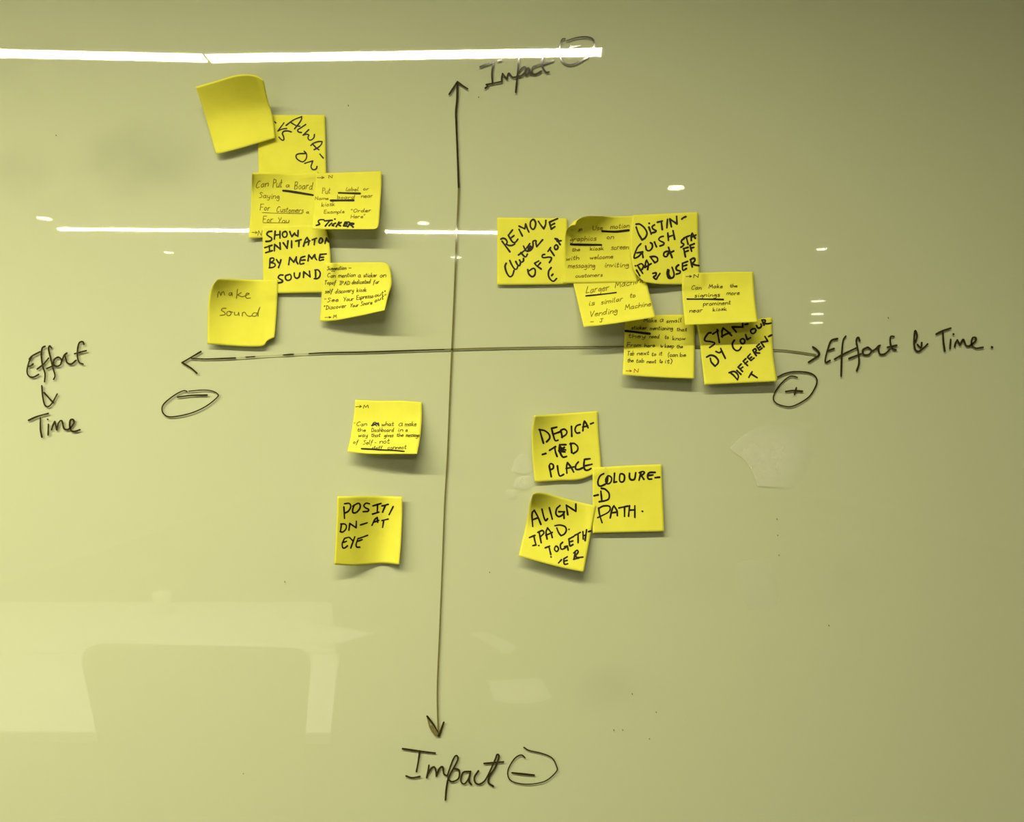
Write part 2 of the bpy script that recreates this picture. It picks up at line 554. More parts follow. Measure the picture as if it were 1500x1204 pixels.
board_ink('handwritten_word', parse('''990,100 1040,75 1100,55; 1040,80 1045,160 1055,228; 1100,140 1095,210; 1120,100; 1130,195 1138,165 1150,145* 1170,182* 1195,142 1215,185 1240,192;
 1240,192 1285,155 1290,128 1265,130 1258,178 1290,206 1345,200; 1410,198 1415,199''', FR), 2.5, I_board, 'black marker word Time at the right end')
FT = (690, 40, 7.143)
board_ink('handwritten_word', parse('''95,415 160,388 240,365; 285,350 312,343; 235,365 220,480 225,590; 160,600 310,570; 150,635 175,615; 322,572 322,530 330,485* 375,540* 395,480 430,520 470,520;
 505,270 490,450 468,680; 480,512 530,505 578,450 565,415 535,425 500,470; 600,425 568,450 575,500 600,480 612,440* 625,490 645,480; 690,400 645,420 640,480 680,490 735,460; 757,290 740,370 755,430 785,470 815,468; 700,395 770,375 860,345''', FT), 2.4, I_board, 'black marker word Impact at the top, crossing the lamp reflection')
board_ink('circled_minus', parse('985,120 955,125 932,180 930,280 950,350 1010,390 1080,385 1160,345 1230,300 1275,220 1290,180 1270,120 1200,100 1100,110 1000,140; 1035,215 1045,190; 1055,205 1140,190', FT), 2.0, I_board, 'circled sign at the upper right of the top word Impact')
FB = (580, 1030, 6.0)
board_ink('handwritten_word', parse('''58,400 200,420 345,438; 210,420 195,520 180,600; 90,640 140,655 210,645; 270,655 282,600 290,545; 275,630 305,580 335,560 350,590 355,640* 380,580 410,560 422,620 450,640;
 450,640 500,500 530,460 545,490 510,565 465,650 445,740 435,850; 510,575 555,590 550,660 495,690 460,670; 640,600 590,610 570,680 600,710 640,660 655,600* 642,680 662,715; 725,595 690,650 700,700 740,710 795,660 870,500 888,452 905,470 870,570 822,640 815,700 855,730; 775,530 945,515''', FB), 2.5, I_board, 'black marker word Impact at the bottom')
board_ink('circled_minus', parse('1135,480 1100,455 1040,490 985,590 1000,670 1080,705 1200,710 1320,680 1410,600 1410,550 1370,480 1280,440 1170,415 1125,388', FB) , 1.8, I_board, 'circled minus after the bottom word Impact')
board_ink('minus_sign', parse('1020,612 1215,632', FB), 2.6, I_board)
FL = (230, 500, 6.0)
board_ink('circled_minus', parse('265,440 230,435 150,475 60,550 45,610 80,655 150,662 300,630 430,570 530,490 530,460 480,435 400,428 280,438', FL), 1.6, I_board, 'flat oval around a minus under the left arrowhead')
board_ink('minus_sign', parse('180,490 300,475 440,472', FL), 2.2, I_board)
FP = (1120, 500, 10.95)
board_ink('circled_plus', parse('525,580 470,560 400,565 300,640 200,760 145,880 150,950 220,1010 350,1045 450,1040 600,970 730,870 820,720 840,620 800,550 730,510 620,490 450,490 320,520 215,570', FP), 2.1, I_board, 'oval around a plus below the right arrowhead')
board_ink('plus_sign', parse('340,805 450,790 605,800; 510,745 480,850', FP), 2.3, I_board)
board_ink('arrowhead', parse('385,90 300,140 220,187* 300,235 350,280', FL), 2.2, I_board, 'left arrowhead of the horizontal axis')
for pl in parse('305,150 450,155 690,146; 780,140 860,134; 1110,120 1200,114', FL) + [[(452.5, 518), (480, 516.7), (540, 515.5), (600, 513.5), (650, 512)]]:
    board_ink('axis_line', [pl], 1.9, I_board, 'dark stretch of the horizontal axis line, broken at its left end')
for pl in parse('690,146 780,140; 860,134 1000,126 1110,120; 1200,114 1335,108', FL):
    board_ink('axis_line_trace', [pl], 1.2, I_trace)
for pl in ([(650, 512), (720, 510), (800, 508.5), (916, 507.5)], [(1000, 507), (1130, 512), (1165, 515), (1195, 519.5)]):
    board_ink('axis_line_faded', [pl], 2.0, I_faint)
board_ink('arrowhead', parse('775,90 830,130 875,190 850,240 705,335', FP), 2.8, I_board, 'right arrowhead of the horizontal axis')
board_ink('arrowhead', [[(658, 138), (664, 129), (670, 119.5)], [(670, 119.5), (677, 125), (685, 130)]], 2.3, I_board, 'top arrowhead of the vertical axis')
board_ink('axis_line', [[(670, 121), (669.8, 144), (668, 164), (668.6, 184), (670, 220), (672, 274)]], 3.0, I_board, 'vertical axis line')
board_ink('axis_line_faded', [[(672, 274), (671, 305), (669, 340), (667, 400), (664, 470), (660, 560), (656, 660), (651.5, 740), (648, 830), (644, 930), (641, 1000), (641, 1040), (642.5, 1076)]], 2.4, I_faint)
board_ink('arrowhead', parse('275,115 330,190 378,287* 402,220 420,168', FB), 2.6, I_board, 'bottom arrowhead of the vertical axis')
board_ink('arrowhead_trace', parse('280,125 300,205 345,275 378,287; 318,200 365,270', FB), 2.6, I_faint)
for x, y in ((510, 154), (701, 142), (717, 838), (1214, 916), (1138, 760), (1139, 784), (1141, 813), (926, 1016), (961, 1043), (899, 1069), (912, 1069), (951, 1082), (356, 1133), (417, 852), (82, 198), (1301, 465)):
    board_ink('ink_speck', [[(x, y), (x + .5, y + rng.uniform(.3, 1.2))]], 1.3, I_faint)

# pale translucent patches laid over the glass, thinning towards the rim
def haze_mat():
    m = bpy.data.materials.new('pale_haze')
    m.use_nodes = True
    nt = m.node_tree
    N, L = nt.nodes, nt.links
    N.clear()
    out = N.new('ShaderNodeOutputMaterial')
    tr = N.new('ShaderNodeBsdfTransparent')
    df = N.new('ShaderNodeBsdfDiffuse')
    df.inputs[0].default_value = (.95, .94, .68, 1)
    mx = N.new('ShaderNodeMixShader')
    at = N.new('ShaderNodeAttribute')
    at.attribute_name = 'haze'
    tc = N.new('ShaderNodeTexCoord')
    mp = N.new('ShaderNodeMapping')
    mp.inputs['Scale'].default_value = (1, 1, 1)
    L.new(tc.outputs['Object'], mp.inputs['Vector'])
    nz = N.new('ShaderNodeTexNoise')
    nz.inputs['Scale'].default_value = 60
    nz.inputs['Detail'].default_value = 4
    L.new(mp.outputs[0], nz.inputs['Vector'])
    mr = N.new('ShaderNodeMapRange')
    mr.inputs['From Min'].default_value = .25
    mr.inputs['From Max'].default_value = .7
    mr.inputs['To Min'].default_value = .75
    L.new(nz.outputs['Fac'], mr.inputs['Value'])
    mu = N.new('ShaderNodeMath')
    mu.operation = 'MULTIPLY'
    L.new(at.outputs['Fac'], mu.inputs[0])
    L.new(mr.outputs[0], mu.inputs[1])
    L.new(mu.outputs[0], mx.inputs[0])
    L.new(tr.outputs[0], mx.inputs[1])
    L.new(df.outputs[0], mx.inputs[2])
    L.new(mx.outputs[0], out.inputs[0])
    return m
M_haze = haze_mat()
def haze_patch(pts, center, dens, inner):
    """pts: outline in pixels; haze density falls from dens in the middle to inner[i] at outline point i"""
    n = len(pts)
    c = np.array(center, float)
    rings = 6
    V, dn, Fc = [c], [dens], []
    pts = np.array(pts, float)
    for r in range(1, rings + 1):
        t = r / rings
        for i in range(n):
            V.append(c + (pts[i] - c) * t)
            dn.append(dens * (1 - t ** 2) + dens * inner[i] * t ** 2)
    for i in range(n):
        j = (i + 1) % n
        Fc.append((0, 1 + i, 1 + j))
        for r in range(rings - 1):
            a = 1 + r * n
            Fc.append((a + i, a + n + i, a + n + j, a + j))
    V = np.array(V)
    o = mesh_obj('pale_patch', P3(V[:, 0], V[:, 1], .00012), Fc, M_haze, board, origin=(0, 0, H))
    at = o.data.attributes.new('haze', 'FLOAT', 'POINT')
    at.data.foreach_set('value', dn)
    return o
haze_patch([(1068, 657), (1085, 640), (1105, 628), (1135, 619), (1165, 616), (1190, 630), (1195, 665), (1180, 700), (1160, 716), (1135, 713), (1110, 712), (1102, 690), (1090, 672)], (1130, 665), .34, [.8, .7, .3, .1, 0, 0, 0, 0, .1, .7, .9, .9, .9])
haze_patch([(1078, 825), (1100, 820), (1125, 824), (1138, 850), (1140, 885), (1125, 898), (1095, 895), (1082, 860)], (1108, 855), .16, [.6, .6, .4, .3, .3, 0, 0, .3])
haze_patch([(749, 690), (752, 676), (760, 666), (769, 664), (777, 674), (780, 688), (772, 694), (758, 693)], (765, 680), .30, [.7, .5, .3, .4, .4, .6, .8, .8])
haze_patch([(751, 713), (756, 700), (765, 697), (776, 697), (783, 704), (779, 715), (766, 718)], (767, 707), .30, [.6, .8, .9, .7, .4, .2, .5])
haze_patch([(737, 724), (743, 717), (753, 717), (760, 724), (757, 732), (745, 734)], (748, 725), .18, [.3, .6, .6, .2, .1, .2])

# ------------------------------------------------------------------ sticky notes
NOTES = []
G = 30
class Note:
    def __init__(self, top, right, bottom, left, zgrid, base, label):
        # outline polylines in pixels: top and bottom run left to right, left and right run top to bottom (corners shared)
        self.e = []
        for pl in (top, bottom, left, right):
            c = catmull(pl, .5)
            s = np.concatenate([[0], np.cumsum(np.linalg.norm(np.diff(c, axis=0), axis=1))])
            self.e.append((s / s[-1], c))
        u = np.linspace(0, 1, G)
        self.U, self.V = np.meshgrid(u, u)                     # rows = v (top to bottom)
        self.PX2 = self.xy(self.U, self.V)
        zg = np.array(zgrid, float) / 1000.0
        self.Z = self.bic(zg) + base / 1000.0
        lo = np.full((G, G), .0005)
        for n in NOTES:
            zz = n.z_at(self.PX2[..., 0], self.PX2[..., 1], pad=True)
            lo = np.maximum(lo, zz + .0007)
        self.Z = np.maximum(self.Z, lo)
        for _ in range(6):                                     # relax the paper over what it lies on
            Zp = np.pad(self.Z, 1, mode='reflect', reflect_type='odd')
            sm = (Zp[:-2, 1:-1] + Zp[2:, 1:-1] + Zp[1:-1, :-2] + Zp[1:-1, 2:]) / 4
            self.Z = np.maximum(sm * .6 + self.Z * .4, lo)
        NOTES.append(self)
        V3 = P3(self.PX2[..., 0], self.PX2[..., 1], self.Z).reshape(-1, 3)
        back = V3 + np.array([0, .00022, 0])
        Fc = []
        id_ = lambda r, c: r * G + c
        n0 = G * G
        for r in range(G - 1):
            for c in range(G - 1):
                q = (id_(r, c), id_(r + 1, c), id_(r + 1, c + 1), id_(r, c + 1))
                Fc.append(q)
                Fc.append(tuple(i + n0 for i in q[::-1]))
        ring = [id_(0, c) for c in range(G)] + [id_(r, G - 1) for r in range(1, G)] + [id_(G - 1, c) for c in range(G - 2, -1, -1)] + [id_(r, 0) for r in range(G - 2, 0, -1)]
        for i in range(len(ring)):
            a, b = ring[i], ring[(i + 1) % len(ring)]
            Fc.append((a, b, b + n0, a + n0))
        self.org = tuple(V3.mean(0))
        self.o = mesh_obj('sticky_note', np.vstack([V3, back]), Fc, M_note, origin=self.org)
        sm = [i < 2 * (G - 1) * (G - 1) for i in range(len(self.o.data.polygons))]
        self.o.data.polygons.foreach_set('use_smooth', sm)
        tag(self.o, label, 'sticky note', 'yellow sticky notes on the board')
    def ed(self, k, t):
        s, c = self.e[k]
        return np.stack([np.interp(t, s, c[:, 0]), np.interp(t, s, c[:, 1])], -1)
    def xy(self, u, v):
        u = np.asarray(u, float); v = np.asarray(v, float)
        T, B, Lf, R = self.ed(0, u), self.ed(1, u), self.ed(2, v), self.ed(3, v)
        c00, c10 = self.ed(0, 0.0), self.ed(0, 1.0)
        c01, c11 = self.ed(1, 0.0), self.ed(1, 1.0)
        U, W = u[..., None], v[..., None]
        return (1 - W) * T + W * B + (1 - U) * Lf + U * R - ((1 - U) * (1 - W) * c00 + U * (1 - W) * c10 + (1 - U) * W * c01 + U * W * c11)
    def bic(self, zg):
        """smooth surface through the control heights (rows top to bottom)"""
        def up(a, n):
            m = a.shape[0]
            if m == 2:
                t = np.linspace(0, 1, n)[:, None]
                return a[0] * (1 - t) + a[1] * t
            e = np.vstack([2 * a[:1] - a[1:2], a, 2 * a[-1:] - a[-2:-1]])
            t = np.linspace(0, m - 1, n)
            i = np.minimum(t.astype(int), m - 2)
            f = (t - i)[:, None]
            p0, p1, p2, p3 = e[i], e[i + 1], e[i + 2], e[i + 3]
            return .5 * (2 * p1 + (p2 - p0) * f + (2 * p0 - 5 * p1 + 4 * p2 - p3) * f ** 2 + (3 * p1 - p0 - 3 * p2 + p3) * f ** 3)
        return up(up(zg, G).T, G).T
    def inv(self, x, y):
        x = np.asarray(x, float); y = np.asarray(y, float)
        sh = x.shape
        P = np.stack([x.ravel(), y.ravel()], -1)
        c00, c10, c01 = self.ed(0, 0.0), self.ed(0, 1.0), self.ed(1, 0.0)
        M = np.stack([c10 - c00, c01 - c00], 1)
        uv = (np.linalg.inv(M) @ (P - c00).T).T
        for _ in range(12):
            c = np.clip(uv, 0, 1)
            p = self.xy(c[:, 0], c[:, 1])
            h = 1e-3
            cu = np.clip(c[:, 0], 0, 1 - h); cv = np.clip(c[:, 1], 0, 1 - h)
            pu = (self.xy(cu + h, c[:, 1]) - self.xy(cu, c[:, 1])) / h
            pv = (self.xy(c[:, 0], cv + h) - self.xy(c[:, 0], cv)) / h
            # linear beyond the rim
            r = P - (p + pu * (uv - c)[:, :1] + pv * (uv - c)[:, 1:])
            det = pu[:, 0] * pv[:, 1] - pu[:, 1] * pv[:, 0]
            det = np.where(np.abs(det) < 1e-6, 1e-6, det)
            du = (r[:, 0] * pv[:, 1] - r[:, 1] * pv[:, 0]) / det
            dv = (pu[:, 0] * r[:, 1] - pu[:, 1] * r[:, 0]) / det
            uv = np.clip(uv + np.clip(np.stack([du, dv], -1), -.3, .3), -1.5, 2.5)
        return uv[:, 0].reshape(sh), uv[:, 1].reshape(sh)
    def zint(self, u, v):
        u = np.clip(u, 0, 1) * (G - 1); v = np.clip(v, 0, 1) * (G - 1)
        i = np.minimum(u.astype(int), G - 2); j = np.minimum(v.astype(int), G - 2)
        fu, fv = u - i, v - j
        Z = self.Z
        return (Z[j, i] * (1 - fu) + Z[j, i + 1] * fu) * (1 - fv) + (Z[j + 1, i] * (1 - fu) + Z[j + 1, i + 1] * fu) * fv
    def z_at(self, x, y, pad=False):
        u, v = self.inv(x, y)
        e = .05 if pad else 0
        ins = (u >= -e) & (u <= 1 + e) & (v >= -e) & (v <= 1 + e)
        return np.where(ins, self.zint(u, v), -1.0)
    def surf(self, eps):
        def f(x, y, st):
            u, v = self.inv(x, y)
            return P3(x, y, self.zint(u, v) + eps + st)
        return f
    def inside(self, p):
        u, v = self.inv(p[:, 0], p[:, 1])
        return (u > .006) & (u < .994) & (v > .006) & (v < .994)
    def write(self, name, polys, width, m, eps=.00016, label=None):
        V, Fc = stroke_mesh(polys, width * (1.06 if m is I_mark else 1.0), self.surf(eps), self.inside)
        if V is None:
            return
        o = mesh_obj(name, V, Fc, m, self.o, origin=self.org)
        if label:
            o['label'] = label
    def lines(self, fr, rows, width, m):
        """one child per written row; a row is a list of (text, x0, x1, y0, y1, h)"""
        for row in rows:
            pl = []
            for t in row:
                pl += txt(t[0], fr, *t[1:])
            self.write('handwriting', pl, width, m)
def sq(tl, tr, br, bl, t=(), r=(), b=(), l=()):
    return [tl, *t, tr], [tr, *r, br], [bl, *b, br], [tl, *l, bl]

# ---- left stack
nB = Note(*sq((377, 168.5), (476, 168.3), (478, 256), (379, 258)), [[.6, .8, 1], [1, 1.2, 2], [1.5, 2, 3]], 0,
          'yellow note lettered ALWAYS ON in black marker, under the tilted blank note')
fr = (380, 160, 12.036)
nB.write('handwriting', parse('''270,220 288,240; 432,240 325,385* 400,350 480,340; 562,400 500,382 430,390 405,430 425,480 432,530 410,548 375,525 345,490; 470,285 600,190 745,130* 740,180 690,260 618,345; 565,240 650,290 710,300;
 815,268 740,320 675,365 690,400 740,410; 870,360 770,455* 830,440 870,455 855,500 875,540 915,540 960,500 970,445; 905,640 950,600 1040,570 1105,570* 1090,620 1040,670 965,712; 935,610 1000,680 1050,715; 1065,790 1125,860''', fr), 2.0, I_mark)
nB.write('handwriting', parse('790,740 830,790 825,870 770,925 710,910 655,865 650,810 700,785 810,780; 800,955 870,930 940,912* 925,960 910,1010 930,1055 970,1065 1005,1045 1015,1010', fr), 2.0, I_mark)

nA = Note(*sq((286.5, 127), (386, 117), (403, 202), (316.5, 226), t=[(318, 118), (348, 109.5), (373, 110)], r=[(392, 145), (399, 170)], b=[(345, 219), (380, 209)], l=[(297, 158), (307, 193)]),
          [[23, 28, 35, 34], [12, 14.5, 19, 19], [4, 4.6, 6, 7], [2.6, 2.8, 3, 3], [5.5, 6, 5.5, 5]], 1.0,
          'blank yellow note, tilted, topmost of the left-hand stack')

nC = Note(*sq((369, 256), (466, 251), (463, 345), (364, 349), t=[(372, 253), (400, 252.5), (430, 254)], l=[(368, 290), (366.5, 320)]),
          [[16, 9, 2.5, .6], [5, 3, 1.3, .7], [1.8, 1.2, .8, .7], [1.5, 1, .8, .8], [2.8, 1.5, 1.2, 1.2]], .6,
          'yellow thin-pen note reading Can Put a Board Saying, left of the STICKER note')
fr = (360, 245, 10.945)
nC.lines(fr, [[('Can', 165, 355, 330, 300, 105), ('Put', 435, 575, 325, 322, 130), ('a', 645, 700, 312, 316, 70), ('Board', 780, 1065, 345, 352, 115)],
              [('Saying', 215, 535, 490, 505, 85)], [('For', 230, 385, 690, 692, 95), ('Customers', 495, 920, 715, 725, 85), ('a', 970, 1010, 738, 738, 50)],
              [('For', 275, 430, 880, 880, 95), ('You', 510, 690, 885, 885, 80)], [('>', 95, 190, 1065, 1068, 60), ('N', 195, 262, 1095, 1095, 80)]], 1.0, I_pen)
nC.write('underline', parse('600,375 700,385 850,408 1075,445', fr), 3.2, I_mark, .0003, 'thick black underline')
nC.write('underline', parse('265,725 500,735 900,742; 280,888 680,890', fr), .8, I_pen, .0003)

nE = Note(*sq((384.5, 331), (475.5, 329), (484, 428), (385.5, 430), r=[(480, 345), (483, 362), (484.3, 385)]),
          [[.6, .6, .6, 1.5], [1, 1, 1.5, 5], [1.2, 1.2, 2, 5], [1.5, 2, 2.5, 3.5]], 1.2,
          'yellow note lettered SHOW INVITATON BY MEME SOUND in black marker')
fr = (380, 330, 11.463)
nE.write('handwriting', parse('205,100 150,110 125,150 160,185 205,215 200,250 160,268 110,270; 265,100 250,230; 345,100 345,215; 260,165 345,155; 445,105 400,115 385,160 410,200 450,190 465,145 450,108 430,102; 510,105 525,150 545,190* 590,130* 605,160 645,185* 650,85', fr), 2.5, I_mark)
nE.write('handwriting', parse('''90,375 210,335; 165,345 172,440; 105,460 215,425; 250,430 255,320* 350,400* 345,295; 400,295 465,385* 480,260; 540,260 540,375; 610,265 700,240; 665,260 660,355; 740,350 770,250 800,205* 830,270 820,330; 755,300 845,260;
 885,245 960,215; 930,230 920,325; 1020,220 1000,270 1010,300 1045,290 1060,245 1040,215 1020,220; 1100,305 1125,215* 1165,290''', fr), 2.4, I_mark)
nE.write('handwriting', parse('''180,560 170,710; 185,555 235,550 240,590 190,625* 250,640 265,675 230,705 165,712; 285,575 322,628; 360,580 345,640 320,710; 490,660 510,540* 575,620* 620,530* 620,600 645,645; 765,520 700,540* 680,600 685,650 745,640; 690,590 765,580;
 815,595 830,500* 880,560* 930,490* 935,540 960,580; 1120,480 1020,490* 1005,560 1010,590 1075,575; 1010,540 1080,535''', fr), 2.4, I_mark)
nE.write('handwriting', parse('395,835 345,835 315,875 350,905 390,930 375,955 315,968; 485,830 440,850 440,900 475,925 520,910 535,865 515,825 485,830; 585,800 590,860 625,890 665,865 680,800; 740,875 745,780* 850,865* 840,770; 942,755 945,885; 930,750 985,750 1020,800 1010,860 970,895 920,895', fr), 2.4, I_mark)

nD = Note(*sq((463, 254), (559, 250.5), (551, 334.5), (457, 336), r=[(558.5, 275), (556.5, 305), (554.5, 330)], b=[(500, 335.8), (545, 335.8)], l=[(461, 285), (459, 312)]),
          [[.6, .6, .6], [4, 4, 4], [11, 11, 12], [19, 20, 21]], 1.8,
          'yellow thin-pen note with the black marker word STICKER along its foot')
fr = (455, 245, 12.036)
nD.lines(fr, [[('>', 110, 250, 210, 205, 70), ('N', 315, 390, 190, 188, 50)], [('Put', 205, 340, 465, 465, 100), ('label', 625, 840, 415, 415, 65), ('or', 930, 1020, 405, 405, 60)],
              [('Name', 80, 310, 575, 570, 55), ('board', 470, 770, 555, 555, 60), ('near', 895, 1090, 535, 530, 70)], [('kiosk', 195, 420, 690, 675, 70)],
              [('Example', 235, 590, 812, 808, 60), ('"Order', 710, 1060, 800, 785, 60)], [('Here"', 710, 960, 900, 890, 60)]], .95, I_pen)
nD.write('handwriting', parse('''235,925 170,925 135,950 150,985 160,1005 100,1025; 245,945 380,935; 330,950 260,1035; 372,985 325,1030; 425,912 433,914; 440,985 400,1005 378,1028 410,1032; 500,965 450,1045; 540,972 480,1010* 525,1032;
 680,965 605,970* 580,1035* 642,1034; 590,1003 645,998; 690,990 655,1050; 690,985 765,990 740,1012 685,1015; 705,1018 750,1055''', fr), 2.3, I_mark, label='black marker word STICKER')
nD.write('underline', parse('495,450 870,462', fr), 2.8, I_mark, .0003, 'thick black underline')
nD.write('underline', parse('358,585 755,582', fr), 2.8, I_mark, .0003, 'thick black underline')

nF = Note(*sq((318, 409), (407, 410), (402, 494), (303.7, 504), t=[(330, 408.3), (365, 409.5)], r=[(406.5, 430), (404.5, 465)], b=[(325, 505.5), (355, 507.5), (384, 507), (391, 499.5)], l=[(309, 423), (305.5, 440), (304.3, 470)]),
          [[30, 14, 2.5, .6], [20, 9.5, 2.2, .8], [12, 5.5, 2, 1.6], [7, 3.6, 2, 2.2], [3.5, 2.6, 2.6, 4.5]], 1.6,
          'yellow note pencilled make sound, with curled corners, lowest of the left-hand stack')
fr = (300, 400, 10.467)
nF.write('handwriting', parse('''195,370 200,320 210,290* 225,290 245,345* 265,295 290,290 305,340; 410,300 380,305 370,335 395,340 415,300* 420,345; 500,250 485,385; 555,300 500,335* 560,360 600,355 655,330 680,315 645,308 625,350 645,385 700,380''', fr), 1.3, I_pencil)
nF.write('handwriting', parse('''325,540 280,540 255,570 300,600 310,635 235,650; 370,585 340,600 340,645 380,650 405,610 370,585 430,600; 455,600 460,640 500,640 520,600* 525,650; 575,660 575,610* 610,600 640,640 680,662 720,655; 800,612 750,610 725,650 770,662 800,630 845,525* 820,580 815,660''', fr), 1.3, I_pencil)

nG = Note(*sq((475, 385), (570.5, 390), (563.5, 454.5), (468.5, 470.5), t=[(510, 384.5), (545, 384), (563, 384.5)], r=[(573, 403), (573.5, 417), (569, 432)], b=[(490, 469.5), (525, 463)], l=[(472, 420), (470, 448)]),
          [[.6, .6, .6, .6], [1.5, 3, 6, 8], [3, 8, 14, 18], [4.5, 14, 23, 30]], 1.5,
          'yellow note crowded with thin-pen lines on a sticker, lifted lower right corner, beside SOUND')
fr = (460, 375, 10.47)
nG.lines(fr, [[('Suggestion', 200, 490, 215, 205, 55), ('-', 530, 565, 203, 203, 50)], [('Can', 205, 325, 325, 325, 60), ('mention', 375, 630, 330, 318, 65), ('a', 675, 715, 325, 325, 70), ('sticker', 760, 960, 325, 318, 60), ('on', 1010, 1100, 322, 318, 70)],
              [('Top', 160, 262, 430, 430, 55), ('of', 275, 335, 432, 428, 60), ('IPAD', 390, 545, 440, 438, 55), ('dedicated', 580, 860, 430, 418, 60), ('for', 910, 995, 425, 418, 55)],
              [('self', 170, 285, 570, 568, 60), ('discovery', 325, 605, 572, 552, 65), ('kiosk', 655, 800, 548, 540, 55)],
              [('"See', 160, 370, 712, 695, 60), ('Your', 450, 605, 690, 680, 60), ('Espresso', 650, 905, 668, 635, 65), ('out"', 930, 1095, 632, 590, 65)],
              [('"Discover', 150, 490, 825, 785, 60), ('Your', 555, 680, 785, 772, 50), ('Snore', 715, 890, 762, 735, 60), ('out"', 930, 1100, 710, 640, 60)],
              [('>', 165, 270, 960, 955, 40), ('M', 295, 345, 950, 945, 45)]], .95, I_dpen)

# ---- right stack
nH = Note(*sq((728.5, 318.5), (831, 319.5), (832, 416.5), (728, 417.5)), [[.6, .7, .8], [.8, 1, 1], [2, 2.5, 2]], 0,
          'yellow note lettered REMOVE Clutter OF STORE slantwise in black marker')
fr = (725, 315, 11.463)
nH.write('handwriting', parse('''120,440 250,615; 100,405 135,390 180,405 205,455 188,490* 235,510 290,508 335,485; 295,250 225,340* 260,400 300,455 345,455 385,405; 268,385 320,345; 460,350 405,240; 405,185 445,205 500,230* 515,150* 540,220 570,285;
 640,75 600,110 595,190 635,240 670,210 685,140 665,90 640,75; 730,105 780,180 820,230* 850,160 855,90; 1065,55 990,85 915,120* 945,235* 1005,195; 945,170 1000,140''', fr), 2.5, I_mark)
nH.write('handwriting', parse('''190,810 170,860 190,950 230,1020 265,1035 300,1000 320,930; 250,765 285,840 330,905 365,905 382,865; 350,780 380,835 412,850 430,800; 412,755 440,792 478,770 480,730; 435,630 490,690 520,700 545,655; 395,670 500,590 585,480; 480,520 515,590 555,610;
 560,580 600,545 595,520 565,550 575,600 625,560 640,500 640,440 690,430 688,470 702,530* 800,415''', fr), 2.5, I_mark)
nH.write('handwriting', parse('''550,915 570,990 625,1035 670,1000 675,920 640,895 575,935; 735,770 665,810* 700,850 775,905; 722,850 765,800; 835,660 800,670 795,705 830,715 900,705 945,715 945,750 915,795; 890,610 935,545; 920,570 995,680;
 1030,500 1000,530 1010,570 1040,575 1060,535 1030,500; 1018,400 1060,445 1095,495; 1010,395 1055,405 1075,440; 1110,430 1045,440; 945,880 905,940 900,1020 935,1085 985,1110 1035,1065; 952,1015 975,990''', fr), 2.5, I_mark)

nM = Note(*sq((916, 462), (1017, 460.5), (1017, 554.5), (912, 549), r=[(1018, 490), (1017.5, 520)], b=[(945, 551.5), (985, 553.5)], l=[(915, 490), (913.5, 520)]),
          [[.6, .6, .6], [1, 1, 1], [5, 5, 5], [15, 15, 16]], 0,
          'yellow thin-pen note with red initial in its corner, half shaded by the notes above')
fr = (905, 455, 11.467)
nM.lines(fr, [[('Make', 440, 650, 190, 188, 60), ('a', 705, 765, 190, 188, 80), ('small', 815, 1065, 205, 190, 65)], [('sticker', 230, 480, 312, 315, 60), ('mentioning', 540, 920, 325, 320, 65), ('that', 990, 1155, 340, 345, 55)],
              [('they', 180, 460, 455, 460, 65), ('need', 530, 690, 462, 462, 60), ('to', 790, 850, 470, 472, 60), ('know', 920, 1130, 490, 495, 60)],
              [('From', 155, 385, 610, 605, 70), ('here', 450, 620, 615, 605, 60), ('&', 710, 760, 620, 620, 60), ('keep', 790, 940, 622, 618, 60), ('the', 990, 1090, 628, 626, 55)],
              [('Tab', 160, 270, 750, 748, 70), ('next', 325, 520, 745, 740, 65), ('to', 570, 640, 758, 755, 60), ('it', 690, 740, 750, 750, 65), ('(can', 840, 1000, 770, 768, 65), ('be', 1045, 1140, 770, 768, 60)],
              [('the', 165, 260, 865, 865, 60), ('tab', 310, 435, 872, 868, 65), ('next', 490, 640, 880, 876, 60), ('to', 700, 750, 876, 876, 60), ('it)', 790, 910, 880, 880, 65)]], 1.0, I_dpen)
nM.lines(fr, [[('>', 135, 240, 1032, 1032, 50), ('N', 272, 350, 1040, 1038, 60)]], 1.0, I_red)
nM.write('underline', parse('130,340 300,360 430,376 535,388', fr), 3.1, I_mark, .0003, 'thick black underline')

nN = Note(*sq((1021, 474), (1131, 465), (1138.5, 558.5), (1032, 563.5), r=[(1131.5, 490), (1133, 520)], l=[(1025, 500), (1027.5, 525)]),
          [[.6, .6, .6], [1.5, 1.5, 1.5], [5, 5, 5.5], [11, 12, 13]], 0,
          'yellow note lettered STANDY COLOUR DIFFERENT slantwise in black marker, upper half in shade')
fr = (1020, 460, 10.944)
nN.write('handwriting', parse('235,300 190,310 135,390 145,430 220,440 290,460 280,490 215,535; 265,320 350,265; 335,250 350,350 370,455; 415,370 412,280 430,225* 500,280 565,345; 405,358 470,325 540,300; 640,290 575,205* 745,210* 740,120; 780,168 825,158', fr), 2.6, I_mark)
nN.write('handwriting', parse('''225,710 240,770 300,835; 165,690 230,660 300,680 350,740 345,790 300,835; 315,600 365,620 400,600; 390,550 430,640 465,710; 610,420 580,470 590,540 640,585 690,575 720,530; 740,395 705,420 720,465 755,475 780,435 765,405 740,395; 790,330 815,410* 870,380;
 900,240 870,265 885,305 920,310 955,270 940,235 900,240; 965,185 985,220 1020,220 1045,190 1035,160; 1055,100 1085,175; 1050,95 1100,95 1100,125 1070,145* 1130,155 1200,145''', fr), 2.6, I_mark)
